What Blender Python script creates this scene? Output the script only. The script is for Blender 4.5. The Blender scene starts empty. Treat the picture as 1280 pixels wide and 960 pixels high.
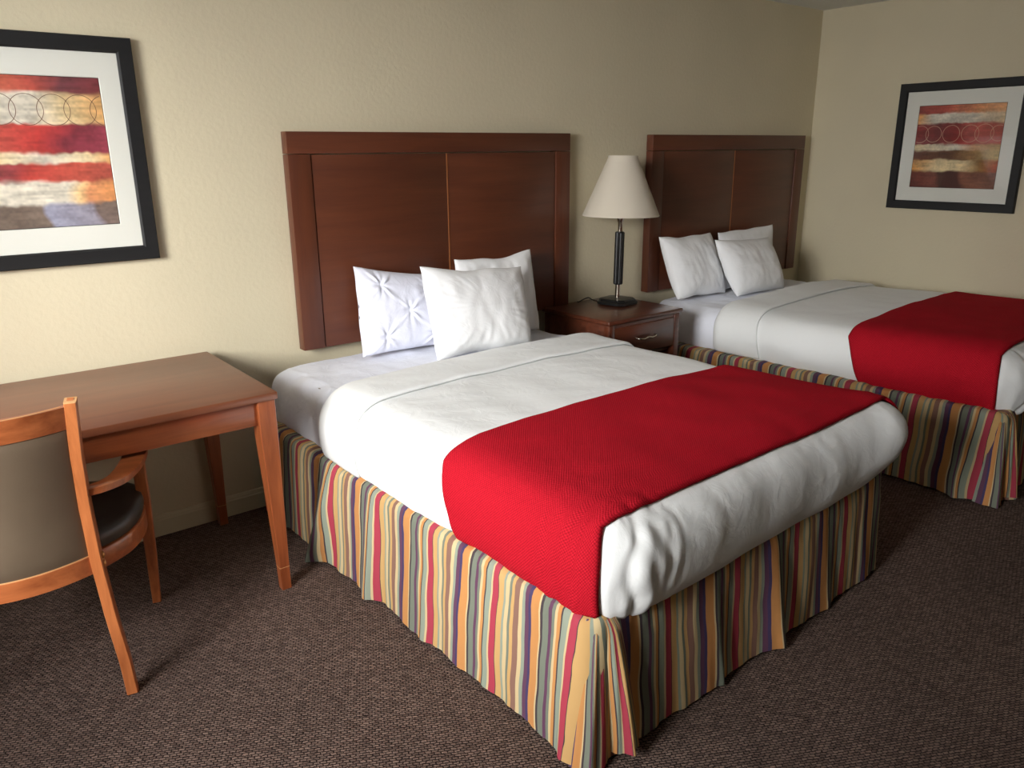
import bpy, bmesh, math, random
import numpy as np
from mathutils import Vector, Matrix, noise
from mathutils.bvhtree import BVHTree

random.seed(7)
S = bpy.context.scene
COL = S.collection
R = math.radians

# ------------------------------------------------------------------ camera, light, exposure
F_PX, CAM, YAW, PITCH, ROLL = 974.73, (-1.0722, -3.2157, 1.5265), -38.3588, 16.7522, -0.5142
cam_d = bpy.data.cameras.new('camera')
cam = bpy.data.objects.new('camera', cam_d); COL.objects.link(cam)
cam_d.sensor_width = 36; cam_d.lens = F_PX * 36 / 1280; cam_d.clip_start = .05
ya, pi_, ro = R(YAW), R(PITCH), R(ROLL)
fw = Vector((-math.sin(ya) * math.cos(pi_), math.cos(ya) * math.cos(pi_), -math.sin(pi_)))
rt = Vector((math.cos(ya), math.sin(ya), 0)); up = rt.cross(fw)
r2 = rt * math.cos(ro) + up * math.sin(ro); u2 = -rt * math.sin(ro) + up * math.cos(ro)
M = Matrix((r2, u2, -fw)).transposed().to_4x4(); M.translation = Vector(CAM)
cam.matrix_world = M
S.camera = cam

S.view_settings.view_transform = 'Standard'; S.view_settings.look = 'None'
S.view_settings.gamma = 1; S.view_settings.use_curve_mapping = False
S.view_settings.exposure = 0.33

W = bpy.data.worlds.new('world'); S.world = W; W.use_nodes = True
W.node_tree.nodes['Background'].inputs[0].default_value = (.92, .95, 1, 1)
W.node_tree.nodes['Background'].inputs[1].default_value = 4.0

XR, XL, YB, YF, HC = 4.198, -2.0, 0.0, -4.9, 2.41      # room
WY0, WY1, WZ0, WZ1 = -2.68, -.80, .80, 2.15           # window opening in the left wall
def area(name, loc, tgt, sx, sy, power, col):
    d = bpy.data.lights.new(name, 'AREA'); d.shape = 'RECTANGLE'; d.size = sx; d.size_y = sy
    d.energy = power; d.color = col
    o = bpy.data.objects.new(name, d); COL.objects.link(o); o.location = loc
    o.rotation_euler = (Vector(tgt) - Vector(loc)).to_track_quat('-Z', 'Y').to_euler()
    return o
area('daylight', (-4.3, -2.85, 2.3), (.5, -1.2, .7), 1.5, 1.6, 330, (1, .985, .96))

# ------------------------------------------------------------------ helpers
def lin(c):
    return tuple(((v / 255) / 12.92 if v / 255 <= .04045 else (((v / 255) + .055) / 1.055) ** 2.4) for v in c) + (1,)

def tag(o, label=None, cat=None, group=None, kind=None):
    if label: o['label'] = label
    if cat: o['category'] = cat
    if group: o['group'] = group
    if kind: o['kind'] = kind
    return o

def empty(name, loc=(0, 0, 0), rz=0, rx=0, ry=0):
    o = bpy.data.objects.new(name, None); COL.objects.link(o)
    o.location = loc; o.rotation_euler = (rx, ry, rz); o.empty_display_size = .1
    return o

def mobj(name, verts, faces, mat, parent=None, smooth=False, uvs=None, origin=None, cols=None):
    me = bpy.data.meshes.new(name)
    if origin is not None:
        verts = [tuple(v[i] - origin[i] for i in range(3)) for v in verts]
    me.from_pydata([tuple(map(float, v)) for v in verts], [], [tuple(f) for f in faces])
    if uvs is not None:
        l = me.uv_layers.new(name='uv')
        idx = np.empty(len(me.loops), dtype=np.int32); me.loops.foreach_get('vertex_index', idx)
        l.data.foreach_set('uv', np.asarray(uvs, dtype=np.float32)[idx].ravel())
    if cols is not None:
        a = me.color_attributes.new('paint', 'FLOAT_COLOR', 'POINT')
        a.data.foreach_set('color', np.asarray(cols, dtype=np.float32).ravel())
    me.materials.append(mat)
    if smooth: me.shade_smooth()
    me.update()
    o = bpy.data.objects.new(name, me); COL.objects.link(o)
    if parent: o.parent = parent
    if origin is not None: o.location = origin
    return o

def weld(o, d=.0006):
    bm = bmesh.new(); bm.from_mesh(o.data); bmesh.ops.remove_doubles(bm, verts=bm.verts, dist=d); bmesh.ops.dissolve_degenerate(bm, edges=bm.edges, dist=.0005); bm.to_mesh(o.data); bm.free()
    return o

def bmobj(name, bm, mat, parent=None, smooth=False, auto=None, origin=None):
    bmesh.ops.recalc_face_normals(bm, faces=bm.faces)
    if origin is not None: bmesh.ops.translate(bm, verts=bm.verts, vec=-Vector(origin))
    me = bpy.data.meshes.new(name); bm.to_mesh(me); bm.free()
    me.materials.append(mat)
    if smooth: me.shade_smooth()
    if auto: me.set_sharp_from_angle(angle=R(auto))
    o = bpy.data.objects.new(name, me); COL.objects.link(o)
    if parent: o.parent = parent
    if origin is not None: o.location = origin
    return o

def box(bm, x0, x1, y0, y1, z0, z1, bev=0, seg=2):
    r = bmesh.ops.create_cube(bm, size=1)
    for v in r['verts']:
        v.co = Vector((x0 + (v.co.x + .5) * (x1 - x0), y0 + (v.co.y + .5) * (y1 - y0), z0 + (v.co.z + .5) * (z1 - z0)))
    if bev:
        es = list({e for v in r['verts'] for e in v.link_edges})
        bmesh.ops.bevel(bm, geom=es, offset=bev, segments=seg, profile=.5, affect='EDGES')

def boxobj(name, b, mat, parent=None, bev=0, seg=2):
    bm = bmesh.new(); box(bm, *b, bev=bev, seg=seg)
    return bmobj(name, bm, mat, parent, smooth=bool(bev), auto=35 if bev else None)

def sweep(bm, pts, ws, ds, side=None, rnd=False, n=12, bev=.2):
    """section w x d (or ellipse) along a polyline; side = direction of the width"""
    pts = [Vector(p) for p in pts]; k = len(pts)
    if not hasattr(ws, '__len__'): ws = [ws] * k
    if not hasattr(ds, '__len__'): ds = [ds] * k
    rings = []
    for i, p in enumerate(pts):
        t = (pts[min(i + 1, k - 1)] - pts[max(i - 1, 0)]).normalized()
        s = Vector(side) if side is not None else (Vector((0, 0, 1)) if abs(t.z) < .9 else Vector((1, 0, 0)))
        s = (s - t * s.dot(t)).normalized(); q = t.cross(s)
        if rnd: sec = [(math.cos(2 * math.pi * j / n), math.sin(2 * math.pi * j / n)) for j in range(n)]
        else:
            b = bev
            sec = [(1 - b, 1), (-1 + b, 1), (-1, 1 - b), (-1, -1 + b), (-1 + b, -1), (1 - b, -1), (1, -1 + b), (1, 1 - b)]
        rings.append([bm.verts.new(p + s * (a * ws[i] / 2) + q * (c * ds[i] / 2)) for a, c in sec])
    m = len(rings[0])
    for a, b in zip(rings, rings[1:]):
        for j in range(m): bm.faces.new((a[j], a[(j + 1) % m], b[(j + 1) % m], b[j]))
    bm.faces.new(rings[0]); bm.faces.new(rings[-1])

def lathe(bm, prof, n=48, cap=True):
    rings = [[bm.verts.new((r * math.cos(2 * math.pi * j / n), r * math.sin(2 * math.pi * j / n), z)) for j in range(n)] for r, z in prof]
    for a, b in zip(rings, rings[1:]):
        for j in range(n): bm.faces.new((a[j], a[(j + 1) % n], b[(j + 1) % n], b[j]))
    if cap: bm.faces.new(rings[0]); bm.faces.new(rings[-1])

def spline(pts, n):
    """Catmull-Rom through points of any dimension"""
    P = np.array(pts, float); P = np.vstack([2 * P[0] - P[1], P, 2 * P[-1] - P[-2]])
    m = len(P) - 3; out = []
    for t in np.linspace(0, m - 1e-9, n):
        i = int(t); f = t - i; a, b, c, d = P[i], P[i + 1], P[i + 2], P[i + 3]
        out.append(.5 * ((2 * b) + (-a + c) * f + (2 * a - 5 * b + 4 * c - d) * f * f + (-a + 3 * b - 3 * c + d) * f ** 3))
    return np.array(out)

def grid_faces(nu, nv, wrap=False):
    f = []
    for i in range(nu - 1):
        for j in range(nv - 1):
            a = i * nv + j; f.append((a, a + 1, a + nv + 1, a + nv))
    return f

def nz(x, y, z=0): return noise.noise(Vector((x, y, z)))

# ------------------------------------------------------------------ materials
def mat(name):
    m = bpy.data.materials.new(name); m.use_nodes = True
    nt = m.node_tree; return m, nt, nt.nodes['Principled BSDF']
def N(nt, t, **k):
    n = nt.nodes.new(t)
    for a, b in k.items(): setattr(n, a, b)
    return n
def coords(nt, scale=(1, 1, 1), rot=(0, 0, 0), kind='Object'):
    tc = N(nt, 'ShaderNodeTexCoord'); mp = N(nt, 'ShaderNodeMapping')
    mp.inputs['Scale'].default_value = scale; mp.inputs['Rotation'].default_value = rot
    nt.links.new(tc.outputs[kind], mp.inputs[0]); return mp.outputs[0]
def bump(nt, bs, h, strength, dist):
    b = N(nt, 'ShaderNodeBump'); b.inputs['Strength'].default_value = strength; b.inputs['Distance'].default_value = dist
    nt.links.new(h, b.inputs['Height']); nt.links.new(b.outputs[0], bs.inputs['Normal']); return b
def ramp(nt, stops, fac, interp='LINEAR'):
    r = N(nt, 'ShaderNodeValToRGB'); r.color_ramp.interpolation = interp
    el = r.color_ramp.elements
    while len(el) < len(stops): el.new(.5)
    for e, (p, c) in zip(el, stops): e.position = p; e.color = c
    nt.links.new(fac, r.inputs[0]); return r.outputs[0]

def m_plain(name, col, rough=.5, metal=0, coat=0):
    m, nt, b = mat(name)
    b.inputs['Base Color'].default_value = lin(col); b.inputs['Roughness'].default_value = rough
    b.inputs['Metallic'].default_value = metal; b.inputs['Coat Weight'].default_value = coat
    return m

def m_wall(name, col, sc=55, st=.35, dist=.004, rough=.75):
    m, nt, b = mat(name)
    c = coords(nt)
    n1 = N(nt, 'ShaderNodeTexNoise'); n1.inputs['Scale'].default_value = sc; n1.inputs['Detail'].default_value = 3
    nt.links.new(c, n1.inputs[0])
    n2 = N(nt, 'ShaderNodeTexNoise'); n2.inputs['Scale'].default_value = 1.3
    nt.links.new(c, n2.inputs[0])
    a = lin(col); d = tuple(v * .93 for v in a[:3]) + (1,)
    nt.links.new(ramp(nt, [(.35, d), (.65, a)], n2.outputs[0]), b.inputs['Base Color'])
    b.inputs['Roughness'].default_value = rough
    bump(nt, b, n1.outputs[0], st, dist); return m

def m_wood(name, c0, c1, rough=.35, axis=0, coat=.25, sc=5, bmp=.08):
    m, nt, b = mat(name)
    s = [9 * sc / 5, 9 * sc / 5, 9 * sc / 5]; s[axis] = .8 * sc / 5
    c = coords(nt, tuple(s))
    n = N(nt, 'ShaderNodeTexNoise'); n.inputs['Scale'].default_value = 3; n.inputs['Detail'].default_value = 6; n.inputs['Distortion'].default_value = .6
    nt.links.new(c, n.inputs[0])
    s2 = [60, 60, 60]; s2[axis] = 3
    n2 = N(nt, 'ShaderNodeTexNoise'); n2.inputs['Scale'].default_value = 3; nt.links.new(coords(nt, tuple(s2)), n2.inputs[0])
    mx = N(nt, 'ShaderNodeMath', operation='MULTIPLY_ADD'); mx.inputs[1].default_value = .25
    nt.links.new(n2.outputs[0], mx.inputs[0]); nt.links.new(n.outputs[0], mx.inputs[2])
    nt.links.new(ramp(nt, [(.42, lin(c0)), (.78, lin(c1))], mx.outputs[0]), b.inputs['Base Color'])
    b.inputs['Roughness'].default_value = rough; b.inputs['Coat Weight'].default_value = coat; b.inputs['Coat Roughness'].default_value = .25
    bump(nt, b, n2.outputs[0], bmp, .001); return m

def m_cloth(name, col, rough=.85, weave=0, wr=.25, sheen=.2):
    m, nt, b = mat(name)
    b.inputs['Base Color'].default_value = lin(col); b.inputs['Roughness'].default_value = rough
    b.inputs['Sheen Weight'].default_value = sheen; b.inputs['Specular IOR Level'].default_value = .25
    c = coords(nt)
    n = N(nt, 'ShaderNodeTexNoise'); n.inputs['Scale'].default_value = 14; n.inputs['Detail'].default_value = 5; n.inputs['Distortion'].default_value = 1.2
    nt.links.new(c, n.inputs[0]); bump(nt, b, n.outputs[0], wr, .012); return m

M_WALL = m_wall('wall_paint', (219, 208, 178))
M_CEIL = m_wall('ceiling_texture', (228, 229, 224), sc=70, st=.9, dist=.01, rough=.95)
M_BASE = m_wall('baseboard_paint', (216, 206, 176), sc=20, st=.3, dist=.003, rough=.55)
M_HEAD = m_wood('mahogany_headboard', (84, 42, 25), (100, 53, 32), rough=.42, axis=0, coat=.15, sc=3, bmp=.02)
M_HEADV = m_wood('mahogany_headboard_upright', (84, 42, 25), (100, 53, 32), rough=.42, axis=2, coat=.15, sc=3, bmp=.02)
M_GROOVE = m_plain('groove_shadow_wood', (70, 34, 18), .6)
M_NS = m_wood('mahogany_nightstand', (74, 38, 25), (102, 54, 35), rough=.3, axis=0, coat=.4)
M_DTOP = m_wood('desk_laminate', (122, 70, 46), (136, 80, 53), rough=.38, axis=0, coat=.2, sc=3, bmp=.02)
M_DWOOD = m_wood('desk_wood', (128, 64, 34), (162, 88, 50), rough=.3, axis=0, coat=.35)
M_DLEG = m_wood('desk_leg_wood', (132, 66, 34), (166, 90, 50), rough=.3, axis=2, coat=.35)
M_CWOOD = m_wood('chair_wood', (154, 84, 44), (194, 116, 66), rough=.3, axis=2, coat=.4)
M_CWOODX = m_wood('chair_rail_wood', (152, 80, 42), (188, 108, 62), rough=.3, axis=0, coat=.4)
M_EDGE = m_plain('pale_wood_edge', (214, 165, 112), .5)  # paler wood tone for rail edges, post caps and leg lines
M_BLACK = m_plain('black_satin', (22, 22, 22), .35)
M_FRAME = m_wood('black_frame_wood', (13, 13, 14), (21, 21, 22), rough=.6, axis=0, coat=0)
M_CHROME = m_plain('brushed_steel', (190, 180, 165), .22, 1)
M_BRASS = m_plain('brass_bolt', (190, 140, 90), .3, 1)
M_MAT = m_plain('mat_board', (226, 226, 216), .8)
M_DUVET = m_cloth('white_duvet', (238, 240, 239), wr=.22)
M_SHEET = m_cloth('white_sheet', (234, 237, 247), wr=.35)
M_PILLOW = m_cloth('white_pillowcase', (244, 245, 246), wr=.2)
M_PINTUCK = m_cloth('pintuck_case', (234, 236, 249), wr=.3)
M_BOX = m_plain('box_spring_ticking', (150, 145, 138), .9)
M_CORD = m_plain('black_cord', (16, 15, 15), .5)
M_WHITE = m_plain('window_vinyl', (230, 230, 226), .4)

def m_vinyl(name, col, rough):
    m, nt, b = mat(name); b.inputs['Roughness'].default_value = rough
    c = coords(nt); n = N(nt, 'ShaderNodeTexNoise'); n.inputs['Scale'].default_value = 6; n.inputs['Detail'].default_value = 4
    nt.links.new(c, n.inputs[0]); a = lin(col)
    nt.links.new(ramp(nt, [(.3, tuple(v * .85 for v in a[:3]) + (1,)), (.7, a)], n.outputs[0]), b.inputs['Base Color'])
    n2 = N(nt, 'ShaderNodeTexNoise'); n2.inputs['Scale'].default_value = 260; nt.links.new(c, n2.inputs[0])
    bump(nt, b, n2.outputs[0], .15, .001); return m
M_VBACK = m_vinyl('taupe_vinyl', (114, 98, 80), .45)
M_VSEAT = m_vinyl('dark_vinyl', (52, 47, 42), .4)

def m_shade():
    m, nt, b = mat('lamp_shade_fabric'); b.inputs['Base Color'].default_value = lin((236, 228, 212)); b.inputs['Roughness'].default_value = .9
    t = N(nt, 'ShaderNodeBsdfTranslucent'); t.inputs[0].default_value = lin((236, 226, 205))
    x = N(nt, 'ShaderNodeMixShader'); x.inputs[0].default_value = .3
    nt.links.new(b.outputs[0], x.inputs[1]); nt.links.new(t.outputs[0], x.inputs[2])
    nt.links.new(x.outputs[0], nt.nodes['Material Output'].inputs[0])
    c = coords(nt); n = N(nt, 'ShaderNodeTexNoise'); n.inputs['Scale'].default_value = 200; nt.links.new(c, n.inputs[0]); bump(nt, b, n.outputs[0], .2, .001)
    return m
M_SHADE = m_shade()

def m_glass():
    m, nt, b = mat('picture_glass'); nt.nodes.remove(b)
    g = N(nt, 'ShaderNodeBsdfGlossy'); g.inputs['Roughness'].default_value = .03; t = N(nt, 'ShaderNodeBsdfTransparent')
    f0 = N(nt, 'ShaderNodeFresnel'); f0.inputs[0].default_value = 1.45
    ge = N(nt, 'ShaderNodeNewGeometry'); iv = N(nt, 'ShaderNodeMath', operation='SUBTRACT'); iv.inputs[0].default_value = 1; nt.links.new(ge.outputs['Backfacing'], iv.inputs[1])
    f = N(nt, 'ShaderNodeMath', operation='MULTIPLY'); nt.links.new(f0.outputs[0], f.inputs[0]); nt.links.new(iv.outputs[0], f.inputs[1])
    x = N(nt, 'ShaderNodeMixShader'); nt.links.new(f.outputs[0], x.inputs[0]); nt.links.new(t.outputs[0], x.inputs[1]); nt.links.new(g.outputs[0], x.inputs[2])
    nt.links.new(x.outputs[0], nt.nodes['Material Output'].inputs[0]); return m
M_GLASS = m_glass()

def m_paint():
    m, nt, b = mat('abstract_print'); a = N(nt, 'ShaderNodeAttribute', attribute_name='paint')
    nt.links.new(a.outputs['Color'], b.inputs['Base Color']); b.inputs['Roughness'].default_value = .7; return m
M_PAINT = m_paint()

def m_carpet():
    m, nt, b = mat('loop_carpet')
    c = coords(nt, rot=(0, 0, R(28)))
    nd = N(nt, 'ShaderNodeTexNoise'); nd.inputs['Scale'].default_value = 90; nt.links.new(c, nd.inputs[0])
    mm = N(nt, 'ShaderNodeVectorMath', operation='MULTIPLY_ADD'); mm.inputs[1].default_value = (.009, .009, 0)
    nt.links.new(nd.outputs['Color'], mm.inputs[0]); nt.links.new(c, mm.inputs[2])
    br = N(nt, 'ShaderNodeTexBrick'); br.offset = .5
    for k, v in (('Scale', 1), ('Brick Width', .017), ('Row Height', .0085), ('Mortar Size', .0022), ('Mortar Smooth', .9), ('Bias', -.1)): br.inputs[k].default_value = v
    br.inputs['Color1'].default_value = lin((136, 114, 103)); br.inputs['Color2'].default_value = lin((98, 80, 72)); br.inputs['Mortar'].default_value = lin((32, 24, 22))
    nt.links.new(mm.outputs[0], br.inputs[0])
    n2 = N(nt, 'ShaderNodeTexNoise'); n2.inputs['Scale'].default_value = 1.1; n2.inputs['Detail'].default_value = 3; nt.links.new(c, n2.inputs[0])
    st = ramp(nt, [(.35, (.8, .8, .8, 1)), (.6, (1, 1, 1, 1))], n2.outputs[0])
    mx = N(nt, 'ShaderNodeMixRGB', blend_type='MULTIPLY'); mx.inputs[0].default_value = 1
    nt.links.new(br.outputs[0], mx.inputs[1]); nt.links.new(st, mx.inputs[2]); nt.links.new(mx.outputs[0], b.inputs['Base Color'])
    b.inputs['Roughness'].default_value = .9; b.inputs['Specular IOR Level'].default_value = .2
    inv = N(nt, 'ShaderNodeMath', operation='SUBTRACT'); inv.inputs[0].default_value = 1; nt.links.new(br.outputs['Fac'], inv.inputs[1])
    bump(nt, b, inv.outputs[0], .8, .004); return m
M_CARPET = m_carpet()

def m_stripe():
    m, nt, b = mat('striped_skirt_cotton')
    tc = N(nt, 'ShaderNodeTexCoord'); sp = N(nt, 'ShaderNodeSeparateXYZ'); nt.links.new(tc.outputs['UV'], sp.inputs[0])
    nn = N(nt, 'ShaderNodeTexNoise'); nn.inputs['Scale'].default_value = 9; nt.links.new(tc.outputs['UV'], nn.inputs[0])
    ad = N(nt, 'ShaderNodeMath', operation='MULTIPLY_ADD'); ad.inputs[1].default_value = .008; nt.links.new(nn.outputs[0], ad.inputs[0]); nt.links.new(sp.outputs[0], ad.inputs[2])
    dv = N(nt, 'ShaderNodeMath', operation='DIVIDE'); dv.inputs[1].default_value = .315; nt.links.new(ad.outputs[0], dv.inputs[0])
    fr = N(nt, 'ShaderNodeMath', operation='FRACT'); nt.links.new(dv.outputs[0], fr.inputs[0])
    P, Y, G, C, B, V, O, T, K, U = (164, 58, 74), (190, 152, 98), (112, 118, 104), (196, 174, 132), (132, 98, 84), (94, 60, 82), (188, 132, 78), (138, 146, 130), (66, 56, 60), (68, 58, 92)
    seq = [(P, 30), (K, 4), (Y, 28), (T, 12), (C, 20), (G, 12), (Y, 16), (B, 26), (C, 16), (T, 16), (V, 20), (U, 14), (O, 42), (C, 8), (K, 10), (G, 28), (V, 14), (G, 12), (C, 12), (O, 14), (K, 6), (T, 26), (C, 10)]
    tot = sum(w for _, w in seq); p = 0; st = []
    for c, w in seq: st.append((p / tot, lin(c))); p += w
    col = ramp(nt, st, fr.outputs[0], 'CONSTANT')
    nt.links.new(col, b.inputs['Base Color']); b.inputs['Roughness'].default_value = .8; b.inputs['Specular IOR Level'].default_value = .3
    n = N(nt, 'ShaderNodeTexNoise'); n.inputs['Scale'].default_value = 22; n.inputs['Detail'].default_value = 4; nt.links.new(coords(nt), n.inputs[0])
    bump(nt, b, n.outputs[0], .3, .006); return m
M_STRIPE = m_stripe()

def m_red():
    m, nt, b = mat('red_woven_runner')
    c = coords(nt, kind='UV')
    sp = N(nt, 'ShaderNodeSeparateXYZ'); nt.links.new(c, sp.inputs[0])
    def sn(o, k):
        a = N(nt, 'ShaderNodeMath', operation='MULTIPLY'); a.inputs[1].default_value = k; nt.links.new(o, a.inputs[0])
        s = N(nt, 'ShaderNodeMath', operation='SINE'); nt.links.new(a.outputs[0], s.inputs[0]); return s.outputs[0]
    k = 2 * math.pi / .009
    ml = N(nt, 'ShaderNodeMath', operation='MULTIPLY'); nt.links.new(sn(sp.outputs[0], k), ml.inputs[0]); nt.links.new(sn(sp.outputs[1], k), ml.inputs[1])
    nn = N(nt, 'ShaderNodeTexNoise'); nn.inputs['Scale'].default_value = 160; nt.links.new(c, nn.inputs[0])
    ad = N(nt, 'ShaderNodeMath', operation='MULTIPLY_ADD'); ad.inputs[1].default_value = .3; ad.inputs[2].default_value = .35
    nt.links.new(ml.outputs[0], ad.inputs[0])
    a2 = N(nt, 'ShaderNodeMath', operation='MULTIPLY_ADD'); a2.inputs[1].default_value = .45; nt.links.new(nn.outputs[0], a2.inputs[0]); nt.links.new(ad.outputs[0], a2.inputs[2])
    nt.links.new(ramp(nt, [(.25, lin((140, 14, 26))), (.85, lin((198, 32, 48)))], a2.outputs[0]), b.inputs['Base Color'])
    b.inputs['Roughness'].default_value = .85; b.inputs['Specular IOR Level'].default_value = .05
    bump(nt, b, a2.outputs[0], .6, .003); return m
M_RED = m_red()

# ------------------------------------------------------------------ room shell
def struct(o): o['kind'] = 'structure'; return o
T = .15
struct(boxobj('floor', (XL - T, XR + T, YF - T, YB + T, -.1, 0), M_CARPET))
struct(boxobj('ceiling', (XL - T, XR + T, YF - T, YB + T, HC, HC + .1), M_CEIL))
struct(boxobj('wall_back', (XL - T, XR + T, YB, YB + T, 0, HC), M_WALL))
struct(boxobj('wall_right', (XR, XR + T, YF, YB, 0, HC), M_WALL))
struct(boxobj('wall_front', (XL - T, XR + T, YF - T, YF, 0, HC), m_wall('front_wall_bounce_tone', (176, 164, 140))))  # unseen wall, toned darker than the others to hold back bounce light
bm = bmesh.new()
box(bm, XL - T, XL, YF, WY0, 0, HC); box(bm, XL - T, XL, WY1, YB, 0, HC)
box(bm, XL - T, XL, WY0, WY1, 0, WZ0); box(bm, XL - T, XL, WY0, WY1, WZ1, HC)
struct(bmobj('wall_left', bm, M_WALL))
bm = bmesh.new(); f = .05; xa, xb = XL - .12, XL - .06
box(bm, xa, xb, WY0, WY1, WZ0, WZ0 + f); box(bm, xa, xb, WY0, WY1, WZ1 - f, WZ1)
ym = (WY0 + WY1) / 2
for a, b_ in ((WY0, WY0 + f), (WY1 - f, WY1), (ym - .02, ym + .02)): box(bm, xa, xb, a, b_, WZ0 + f, WZ1 - f)
win = struct(bmobj('window_1', bm, M_WHITE))
boxobj('pane', (XL - .095, XL - .09, WY0 + f, WY1 - f, WZ0 + f, WZ1 - f), M_GLASS, win)

def baseboard(name, pts_fn):
    prof = [(0, 0), (.014, 0), (.014, .068), (.011, .074), (.011, .078), (.006, .088), (0, .09)]
    v = []; 
    for end in (0, 1):
        for d, z in prof: v.append(pts_fn(end, d, z))
    n = len(prof); fc = [(i, (i + 1) % n, n + (i + 1) % n, n + i) for i in range(n)] + [tuple(range(n)), tuple(range(n, 2 * n))]
    return struct(mobj(name, v, fc, M_BASE))
baseboard('baseboard_back', lambda e, d, z: (XL + e * (XR - XL), YB - d, z))
baseboard('baseboard_right', lambda e, d, z: (XR - d, YB + e * (YF - YB), z))
baseboard('baseboard_left', lambda e, d, z: (XL + d, YB + e * (YF - YB), z))

# ------------------------------------------------------------------ beds
W_, L_ = 1.50, 1.96
def perimeter(x0, x1, yh, yf, r, step=.01):
    """left side from the head to the foot, foot, right side back to the head: (x, y, nx, ny, s, cx, cy)"""
    pts = []
    def seg(a, b, n):
        a, b = Vector(a), Vector(b); k = max(2, int((b - a).length / step))
        for i in range(k): p = a.lerp(b, i / k); pts.append((p.x, p.y, n[0], n[1]))
    def arc(cx, cy, a0, a1):
        k = max(6, int(abs(a1 - a0) * r / (step * .7)))
        for i in range(k): t = a0 + (a1 - a0) * i / k; pts.append((cx + r * math.cos(t), cy + r * math.sin(t), math.cos(t), math.sin(t)))
    seg((x0, yh), (x0, yf + r), (-1, 0)); arc(x0 + r, yf + r, math.pi, 1.5 * math.pi)
    seg((x0 + r, yf), (x1 - r, yf), (0, -1)); arc(x1 - r, yf + r, 1.5 * math.pi, 2 * math.pi)
    seg((x1, yf + r), (x1, yh), (1, 0)); pts.append((x1, yh, 1, 0))
    s = 0; out = []
    for i, p in enumerate(pts):
        if i: s += math.hypot(p[0] - pts[i - 1][0], p[1] - pts[i - 1][1])
        out.append(p + (s,))
    return out

def cover_mesh(x0, x1, yh, yf, ztop, prof, r, disp, ntop=34, nprof=40, head_drop=False):
    """soft rounded-box cover. prof = [(outward offset, z)] from hem up to the top; returns verts, faces"""
    per = perimeter(x0, x1, yh, yf, r)
    pr = spline(prof, nprof)
    cx = (x0 + x1) / 2; cyf = yf + (x1 - x0) / 2
    V = []; 
    for (x, y, nx, ny, s) in per:
        for j, (o, z) in enumerate(pr):
            V.append((x + nx * o, y + ny * o, z, nx, ny, s, j / nprof, 0))
        o, z = pr[-1]; bx, by = x + nx * o, y + ny * o
        tx, ty = cx, max(by, cyf) if ny > -.5 or by > cyf else cyf
        if y < cyf: ty = cyf
        else: ty = y
        for k in range(1, ntop + 1):
            t = k / ntop
            V.append((bx + (tx - bx) * t, by + (ty - by) * t, z + (ztop - z) * math.sin(t * math.pi / 2), nx, ny, s, 1, t))
    nv = nprof + ntop
    out = []
    for (x, y, z, nx, ny, s, h, t) in V:
        d = disp(x, y, z, s, h, t)
        k = min(1, max(0, (h - .55) / .45)) if t == 0 else 1
        n = Vector((nx * (1 - k), ny * (1 - k), k)).normalized() if k < 1 else Vector((0, 0, 1))
        out.append((x + n.x * d, y + n.y * d, z + n.z * d))
    return out, grid_faces(len(per), nv)

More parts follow.
